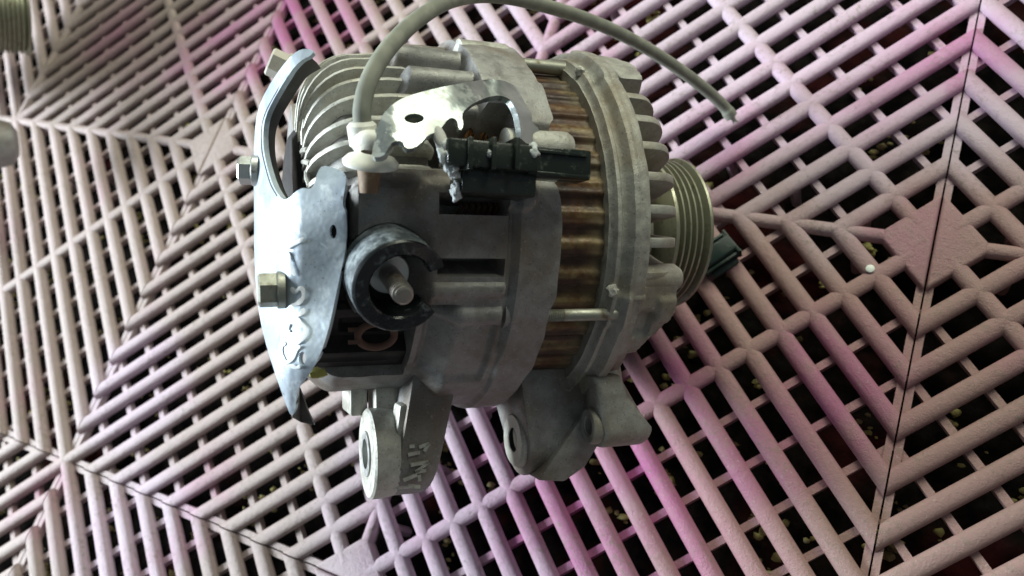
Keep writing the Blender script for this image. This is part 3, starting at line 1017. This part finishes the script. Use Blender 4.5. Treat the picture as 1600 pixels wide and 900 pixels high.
part('bolt_hole', B().lathe([(-1.9, 0), (-2, 4.2), (-15.5, 4.25)], (0, EY + 1, EZ + 1), n=32, cap=False), 'void', ear2)  # black lining, the shade inside the hole put in as colour

# lower lug of the front housing with a tapped hole
LY, LZ = -69.8, 35.0
b = B()
poly = [(LY + 7.6 * math.cos(t), LZ + 7.6 * math.sin(t)) for t in [PI * 0.5 + PI * k / 14 for k in range(15)]]
poly += [(-60, LZ - 9), (-52, LZ - 12), (-52, 40), (-60, 42)]
b.prism(poly, lambda y, z: np.interp(y, [-78, -62, -50], [7.5, 7.5, 3.0]), lambda y, z: np.interp(y, [-78, -72, -66.5, -63, -60, -50], [24, 26, 25.5, 20, 15, 15]))
lug_parent = front
lug = part('tapped_lug', b, 'alu_front', front, bevel=1.3, seg=3)
prof = [(9.0, 6.4), (5.0, 6.2), (4.2, 5.6), (4.0, 4.2), (4.2, 3.5)]
x = 4.5
while x < 8.2:
    prof += [(x, 3.5), (x + 0.4, 3.0)]; x += 0.8
boss = part('tapped_boss', B().lathe(prof, (0, LY, LZ), n=32, cap=False), 'alu_front', lug_parent)
part('hole_shade', B().lathe([(7.25, 3.6), (7.24, 0)], (0, LY, LZ), n=24, cap=False), 'void', lug_parent)  # black disc painting the shade of a deeper hole
# hidden foot under the machine that carries the rear end
low = None
b = B()
dn = FR.transposed() @ Vector((0, 0, -1))            # straight down, in the machine's frame
o = Vector((-58, 0, 0)) + Vector((0, dn.y, dn.z)).normalized() * 50
wz = (FRAME @ (o * MM)).z
ln = (wz - 0.002) / MM
e = o + Vector(dn) * (ln)
b.tube([o, o.lerp(e, 0.5), e], lambda t: 12 - 3 * t, 20)
part('lower_mounting_foot', b, 'alu', rear)

# ---- terminal: stud in a black cap open on one side
AX = Vector((0.05, -0.37, 0.92)).normalized()
rc = L(628, 449, 67)                                # centre of the cap's rim
U = (Vector((1, 0, 0)) - AX * AX.x).normalized(); W = AX.cross(U)
def cap_wall(a0, a1, r0, r1, h0, h1f, n=48):
    P = []
    for i in range(n + 1):
        t = a0 + (a1 - a0) * i / n
        e = U * math.cos(t) + W * math.sin(t)
        h1 = h1f(t)
        bev = 0.5
        P.append([rc + e * r + AX * h for r, h in ((r0, h0), (r0, h1 - bev), (r0 + bev, h1), (r1 - bev, h1), (r1, h1 - bev), (r1, h0))])
    b = B().grid(P)
    for k in (0, -1): b.add(P[k], [tuple(range(6))])
    return b
A0, A1 = math.radians(22), math.radians(322)
b = cap_wall(A0, A1, 9.0, 13.5, -17, lambda t: 0.0 - 2.2 * max(0, math.cos(t - 0.4)) ** 2)
capo = part('terminal_cap', b, 'cup', ang=30)
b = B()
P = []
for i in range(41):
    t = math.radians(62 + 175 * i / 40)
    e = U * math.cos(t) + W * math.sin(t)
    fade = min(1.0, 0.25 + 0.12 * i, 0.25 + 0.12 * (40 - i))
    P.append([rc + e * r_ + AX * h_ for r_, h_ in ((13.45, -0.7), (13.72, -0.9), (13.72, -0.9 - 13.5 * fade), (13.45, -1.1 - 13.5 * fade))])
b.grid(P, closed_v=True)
part('lit_worn_skin', b, 'cup_lit_worn', capo)  # pale shell on the upper-left wall: its lit sheen painted in with scuffs
b = B().lathe([(-19, 12.8), (-13.2, 12.8), (-12.6, 12.4), (-12.6, 0)], rc, AX, n=48)
part('cap_floor', b, 'void', capo)
b = B().lathe([(-12.6, 6.2), (-9.4, 6.2), (-9.0, 5.8), (-9.0, 0)], rc + W * 0.5 - U * 1.4, AX, n=40)
part('washer', b, 'bolt_zinc', capo)
prof = [(-11, 2.5)]
x = -8.0
while x < 6.2:
    prof += [(x, 2.95), (x + 0.42, 2.95), (x + 0.52, 2.3), (x + 1.02, 2.3)]; x += 1.12
prof += [(7.2, 2.6), (7.5, 2.0), (7.6, 0)]
part('stud', B().lathe(prof, rc - U * 1.4 + W * 0.5, AX, n=28), 'stud', capo, ang=18)

# ---- rear bracket of zinc-plated sheet
def bz(px, py):
    z = float(np.interp(px, [392, 402, 415, 438, 452, 470, 540, 560], [8, 20, 30, 45, 50, 53, 60, 61]))
    z -= 9.0 * float(ss(300, 180, py))             # the strap leans back at the top
    z -= 10.0 * float(ss(560, 660, py))
    z += 1.3 * math.sin(py * 0.03 + px * 0.02)
    return z
outl = [(397, 330), (396, 270), (397, 215), (402, 172), (416, 140), (440, 104), (458, 84), (470, 77), (482, 76), (491, 80), (484, 88), (474, 92), (462, 102), (446, 124),
        (426, 158), (415, 182), (411, 205), (412, 235), (418, 262), (426, 288), (436, 306), (444, 313), (452, 309), (462, 299), (473, 293), (484, 296), (491, 288), (496, 268), (504, 258), (522, 262),
        (541, 270), (540, 290), (534, 318), (541, 332), (543, 362), (539, 396), (529, 440), (521, 480), (512, 520), (500, 556), (482, 588), (466, 606), (463, 618), (462, 640), (455, 652),
        (446, 630), (434, 596), (418, 548), (406, 500), (400, 450), (397, 400)]
outl = smooth_poly(outl, 1)
bracket = sheet('rear_bracket', outl, [(520.5, 362, 5.5, 11), (472, 560, 5.5, 11)], lambda x, y: L(x, y, bz(x, y)), 1.6, MAT['zinc'], 4.5, ALT, 45, FIX)
# flange along the inside of the strap (its inner side's shade and grime put into a dark colour)
inn = [(484, 88), (462, 102), (446, 124), (426, 158), (415, 182), (411, 205), (412, 235), (418, 262), (426, 288), (436, 306)]
P = []
for p in spline([(*q, 0) for q in inn], 40):
    a = L(p.x, p.y, bz(p.x, p.y) - 0.4)
    k = 1.0
    P.append([a + Vector((0.2, 0, -0.3)), a + Vector((2.6, -0.4, -4.5)), a + Vector((4.4, -0.8, -9)), a + Vector((3.8, -0.8, -9.5)), a + Vector((2.0, -0.4, -5)), a + Vector((-0.6, 0, -1.2))])
part('strap_flange', B().grid(P, closed_v=True), 'alu_shaded', bracket)
# curled lower tip, the shade of its underside painted dark along with grime
P = []
eL = spline([(466, 604, 0), (464, 618, 0), (462, 634, 0), (456, 652, 0)], 14)
eR = spline([(467, 606, 0), (474, 622, 0), (480, 640, 0), (491, 664, 0)], 14)
for k in range(15):
    p, q = eL[k], eR[k]
    z0 = bz(p.x, p.y) - 0.8
    a = L(p.x, p.y, z0); c = L(q.x, q.y, z0 - 7); m = L(p.x * 0.6 + q.x * 0.4, p.y * 0.6 + q.y * 0.4 + 3, z0 - 8)
    dz = Vector((0.5, 0, -1.2))
    P.append([a, m, c, c + dz, m + dz, a + dz])
part('curled_tip', B().grid(P, closed_v=True), 'alu_shaded', bracket)
# marker strokes on the sheet
def ribbon(pts, w, lift=0.35):
    b = B()
    Q = spline([(x, y, 0) for x, y in pts], 8 * len(pts))
    P = []
    for i, q in enumerate(Q):
        t = (Q[min(i + 1, len(Q) - 1)] - Q[max(i - 1, 0)]).normalized()
        n = Vector((-t.y, t.x, 0)) * w * (0.80 + 0.18 * math.sin(i * 0.33)) * min(1.0, 0.45 + 0.2 * i, 0.45 + 0.2 * (len(Q) - 1 - i))
        row = []
        for s in (-1, 0, 1):
            x, y = q.x + n.x * s, q.y + n.y * s
            row.append(L(x, y, bz(x, y)) + Vector((-0.26, 0, 0.44)) * (1.15 if s == 0 else 1.0))
        P.append(row)
    return b.grid(P)
for pts, w in (([(456, 449), (462, 456), (470, 450), (475, 455), (474, 466), (466, 474), (457, 477)], 4.0),
               ([(477, 482), (471, 490), (461, 495), (469, 503), (479, 514), (474, 528), (464, 537), (456, 545)], 4.2),
               ([(452, 505), (450, 513), (453, 519)], 2.6),
               ([(447, 535), (440, 540), (441, 556), (446, 566), (455, 562), (462, 548), (470, 540)], 4.2),
               ([(455, 570), (463, 574), (470, 572)], 3.5),
               ([(447, 392), (453, 405), (457, 420), (462, 431)], 4.0), ([(443, 388), (455, 385), (466, 378), (476, 372)], 3.2)):
    part('marker_stroke', ribbon(pts, w), 'marker', bracket)
# hex bolts on the bracket
def hexbolt(c, ax, r, h, fl, mat, parent, name='bolt'):
    b = B()
    b.lathe([(-1.5, fl), (0.4, fl), (0.8, fl * 0.95)], c, ax, n=28)
    b.lathe([(0.8, r), (h - 0.6, r), (h, r * 0.86), (h, 0)], c, ax, n=6, ref=(0.2, 1, 0.25))
    return part(name, b, mat, parent, ang=20)
hexbolt(L(437, 453, 45), (-0.99, -0.02, -0.06), 5.0, 6.0, 5.4, 'bolt', bracket)
hexbolt(L(398, 267, 15), (-0.97, 0.02, -0.20), 4.5, 5.0, 4.9, 'bolt_zinc', bracket)
b = hexbolt(L(448, 108, 14), (-0.90, 0.36, 0.0), 4.6, 6.0, 5.4, 'bolt_dirty', bracket)

# ---- upper shield with threaded hole and arch
Z = lambda pts: [(560 + x / 2.813, 40 + y / 2.813) for x, y in pts]
sh = Z([(58, 580), (64, 530), (84, 474), (70, 462), (86, 440), (104, 392), (150, 345), (205, 312), (350, 272), (520, 241), (600, 234), (668, 250), (722, 292), (760, 350), (784, 420), (797, 480), (801, 532),
        (716, 512), (713, 450), (700, 385), (672, 328), (640, 310), (600, 306), (545, 322), (490, 350), (462, 376), (454, 400), (462, 430), (455, 458), (440, 455), (436, 420), (418, 404), (395, 408), (372, 440), (350, 466),
        (305, 480), (280, 512), (246, 538), (206, 540), (194, 505), (150, 508), (128, 545), (108, 576)])
def shz(px, py):
    z = 79.0 - 0.10 * (250 - py)                   # leans back towards its upper edge
    z -= 12.0 * float(ss(770, 850, px)) * 1.0      # bends down at the right
    z -= 3.0 * float(ss(735, 770, px))
    z -= 3.0 * float(ss(620, 575, px))
    z -= 5.0 * float(ss(185, 135, py)) * float(ss(700, 760, px))
    return z
shield = sheet('upper_bracket', smooth_poly(sh, 1), [(647, 185, 15.5, 7.6)], lambda x, y: L(x, y, shz(x, y)), 1.9, MAT['zinc_clean'], 5.0, ALT, 45, FIX)
hc = L(647, 185, shz(647, 185))
hn = Vector((0.0, 0.55, 0.83)).normalized()
prof = [(-6.5, 3.3)]
x = -6.2
while x < -1.4:
    prof += [(x, 3.0), (x + 0.3, 2.75)]; x += 0.6
prof = [(-7.5, 4.4), (-1.2, 4.4), (-1.0, 3.1)] + [(x_, r_) for k in range(8) for x_, r_ in ((-1.4 - 0.7 * k, 2.7), (-1.7 - 0.7 * k, 3.05))] + [(-7.5, 2.8)]
part('weld_nut', B().lathe(prof, hc, hn, n=32, cap=False), 'bolt', shield)

# ---- connector
RX = Matrix.Rotation(math.radians(-2.0), 3, 'Z')
conn = part('connector', B().box(L(764, 246, 75), (13.2, 3.7, 4.6), RX), 'connector', bevel=0.8, seg=2)
part('connector_body', B().box(L(770, 286, 71), (11.0, 3.9, 6.0), RX), 'connector', conn, bevel=0.9)
part('connector_socket', B().box(L(869, 258, 73), (9.0, 4.3, 4.6), RX), 'connector', conn, bevel=0.7)
b = B()
for py in (240, 274): b.box(L(869, py, 76.6), (9.2, 0.5, 2.0), RX)
part('socket_rim', b, 'connector', conn, bevel=0.25)
b = B()
for px in (728, 764, 800): b.box(L(px, 243, 76.9), (0.7, 4.4, 4.4), RX)
part('connector_rib', b, 'connector', conn, bevel=0.3)
b = B()
for k, (px, py, r, z) in enumerate(((698, 238, 2.3, 77), (702, 250, 2.2, 77), (706, 262, 1.5, 77), (710, 272, 1.3, 76), (712, 292, 1.3, 75), (713, 303, 1.5, 74), (833, 237, 1.7, 78.5), (766, 240, 0.9, 80))):
    b.blob(L(px, py, z), r, k, 0.8, 3, (0.9, 1.2, 0.8))
part('sealant', b, 'paste', conn, ang=80)
# short braided stub from shield to connector
def cable(name, pts, r, mat, parent=None, n=90, ns=18):
    Q = spline(pts, n)
    b = B().tube(Q, r, ns, cap=True)
    me = bpy.data.meshes.new(name)
    me.from_pydata([tuple(Vector(v) * MM) for v in b.v], [], b.f)
    uv = me.uv_layers.new(name='UVMap')
    ln = [0.0]
    for i in range(1, len(Q)): ln.append(ln[-1] + (Q[i] - Q[i - 1]).length * MM)
    for poly in me.polygons:
        vi = [me.loops[l].vertex_index for l in poly.loop_indices]
        js = [v % ns for v in vi if v < len(Q) * ns]
        wrap = (0 in js and ns - 1 in js)
        for l, v in zip(poly.loop_indices, vi):
            if v < len(Q) * ns:
                j = v % ns
                u = (ns if (wrap and j == 0) else j) / ns
                uv.data[l].uv = (u, ln[v // ns])
    finish(me, MAT[mat], True, 50)
    return part(name, me, None, parent)
cable('sleeve_stub', [L(676, 196, 70), L(686, 212, 74), L(692, 228, 76), L(699, 246, 76)], 1.75, 'sleeve_pale', conn, 24)

# ---- lead wire in a grey sleeve, rising from the grommet and falling to the floor on the far side
def LD(px, py, d):
    return (FINV @ at_depth(px, py, d)) / MM
endp = on_floor(1146, 186, 0.002)
dend = -(endp - CAM).dot(BACK)
wp = [LD(571, 232, .2285), LD(567, 196, .2265), LD(566, 168, .225), LD(575, 130, .226), LD(594, 93, .230), LD(622, 58, .238), LD(657, 27, .248), LD(700, 2, .262), LD(745, -7, .274), LD(790, -5, .285), LD(840, 6, .297),
      LD(900, 24, .310), LD(955, 46, .322), LD(1005, 72, .333), LD(1055, 104, .344), LD(1098, 136, .354), LD(1128, 163, .361), LD(1143, 182, dend - .004)]
wire = cable('lead_wire', wp, lambda t: 2.6 + 0.35 * float(ss(0.965, 0.975, t)), 'sleeve', None, 220, 20)
b = B()
for k in range(11):
    e = wp[-1] + Vector((rnd.uniform(-1, 2), rnd.uniform(-1.5, 0.5), rnd.uniform(-1, 1)))
    b.tube(spline([wp[-2].lerp(wp[-1], 0.7), wp[-1], e + (wp[-1] - wp[-2]).normalized() * rnd.uniform(0.8, 3.0)], 8), 0.42, 6)
part('frayed_end', b, 'sleeve_pale', wire)
# tie and grommet at its root
b = B()
b.lathe([(-3, 3.2), (-2.2, 4.0), (3.2, 4.2), (4.2, 3.3), (4.4, 2.4)], LD(567, 214, .2275), (LD(567, 196, .2265) - LD(571, 232, .2285)), n=28)
grm = part('cable_boot', b, 'grommet', wire)
cable('boot_knot', [LD(566, 226, .2265), LD(574, 221, .2235), LD(588, 222, .2235), LD(604, 228, .2265)], 3.2, 'grommet', wire, 24)
gc = L(579, 253, 64)
b = B()
P = []
for k in range(41):
    t = 2 * PI * k / 40
    e = Vector((7.8 * math.cos(t), 3.0 * math.sin(t), -6.6 * math.sin(t)))
    P.append([gc + Vector((0, 2.6, 0.5)) + e * 0.35, gc + Vector((0, 1.2, 0.5)) + e * 0.85, gc + e * 1.0, gc + Vector((0, -0.9, 0)) + e * 0.97, gc + Vector((0, -1.0, -0.6)) + e * 0.5])
b.grid(P)
part('grommet_disc', b, 'grommet', wire)
b = B().lathe([(-7.5, 2.6), (-1, 3.4), (0, 3.0), (0, 0)], gc + Vector((-0.2, -1.0, -0.4)), (0, 0.98, 0.15), n=24)
part('grommet_plug', b, 'brownclip', wire)

# ================================================================== the other machine at the picture's edge
def other():
    t2, r2 = math.radians(-35), math.radians(7)
    axw = RM @ Vector((math.cos(t2) * math.cos(r2), math.cos(t2) * math.sin(r2), math.sin(t2)))
    zw = (Vector((0, 0, 1)) - axw * axw.z).normalized(); yw = zw.cross(axw)
    pc = on_floor(44, 22, 0.030)
    fr = Matrix.Translation(pc) @ Matrix((axw, yw, zw)).transposed().to_4x4()
    base = Vector((pc.x, pc.y, 0))
    root = tag(empty('alternator', base), 'second alternator cut off by the left edge, only its ribbed pulley and grey lug showing', 'alternator')
    mw = Matrix.Translation(base).inverted() @ fr
    def add(name, b, mat, **kw):
        return mesh_obj(name, b.mesh(name, MAT[mat], **kw), root, mw)
    prof = [(-24, 10), (-24, 27.5)]
    x = -23.0
    for k in range(7):
        prof += [(x + 0.5, 27.8), (x + 1.3, 25.4), (x + 1.7, 25.4), (x + 2.5, 27.8)]; x += 2.8
    prof += [(x + 0.6, 28.8), (x + 1.8, 29.0), (x + 2.4, 28.2), (x + 2.4, 20), (x - 2, 18), (x - 2, 0)]
    add('pulley', B().lathe(prof, n=64), 'pulley', ang=28)
    add('front_housing', B().lathe([(-120, 40), (-118, 54), (-44, 58), (-36, 54), (-32, 34), (-25, 14)], n=48), 'alu')
    # lug that shows lower down at the edge
    lv = (fr.inverted() @ at_depth(-16, 224, 0.50)) / MM
    b = B().lathe([(-30, 15), (6, 15), (12, 13), (15, 8), (15, 0)], lv, (1, 0, 0), n=32)
    b.tube([lv + Vector((-20, 0, 0)), Vector((-60, lv.y * 0.4, lv.z * 0.4))], 12, 16)
    add('mounting_lug', b, 'alu')
other()

# ================================================================== small things on the floor
def clip():
    p = on_floor(1120, 402, 0.0)
    root = tag(empty('plastic_clip', p), 'dark green plastic clip lying on the grid behind the pulley', 'clip')
    d = (on_floor(1165, 372) - on_floor(1105, 412)); d.z = 0; d.normalize()
    n = Vector((-d.y, d.x, 0))
    mw = Matrix((d, n, Vector((0, 0, 1)))).transposed().to_4x4() @ Matrix.Scale(0.85, 4)
    b = B().prism([(-7.0, 0.2), (7.0, 0.2), (6.4, 7.0), (2.5, 9.5), (-5.0, 8.0)], -10, 10)
    mesh_obj('body', b.mesh('body', MAT['green'], bevel=0.7), root, mw)
    b = B().box((0.5, -6.6, 5.4), (10.4, 0.8, 0.9)).box((9.6, 0, 4.0), (0.8, 7.4, 3.6)).box((0, 4.5, 9.0), (8, 0.7, 0.9))
    mesh_obj('ridge', b.mesh('ridge', MAT['green'], bevel=0.25), root, mw)
    b = B().prism([(-9.5, 0.2), (-6.6, 0.2), (-6.6, 2.6), (-9.5, 1.4)], -7, 7)
    mesh_obj('lip', b.mesh('lip', MAT['green'], bevel=0.3), root, mw)
clip()
p = on_floor(1359.5, 420, 0.0002)
b = B().lathe([(-0.5, 1.5), (0.1, 1.75), (0.4, 1.5), (0.55, 0.9), (0.57, 0)], (0, 0, 0), (0, 0, 1), n=20)
o = mesh_obj('pellet', b.mesh('pellet', MAT['pellet']))
o.location = p
tag(o, 'tiny round white pellet on a rib left of the diamond plate', 'pellet')
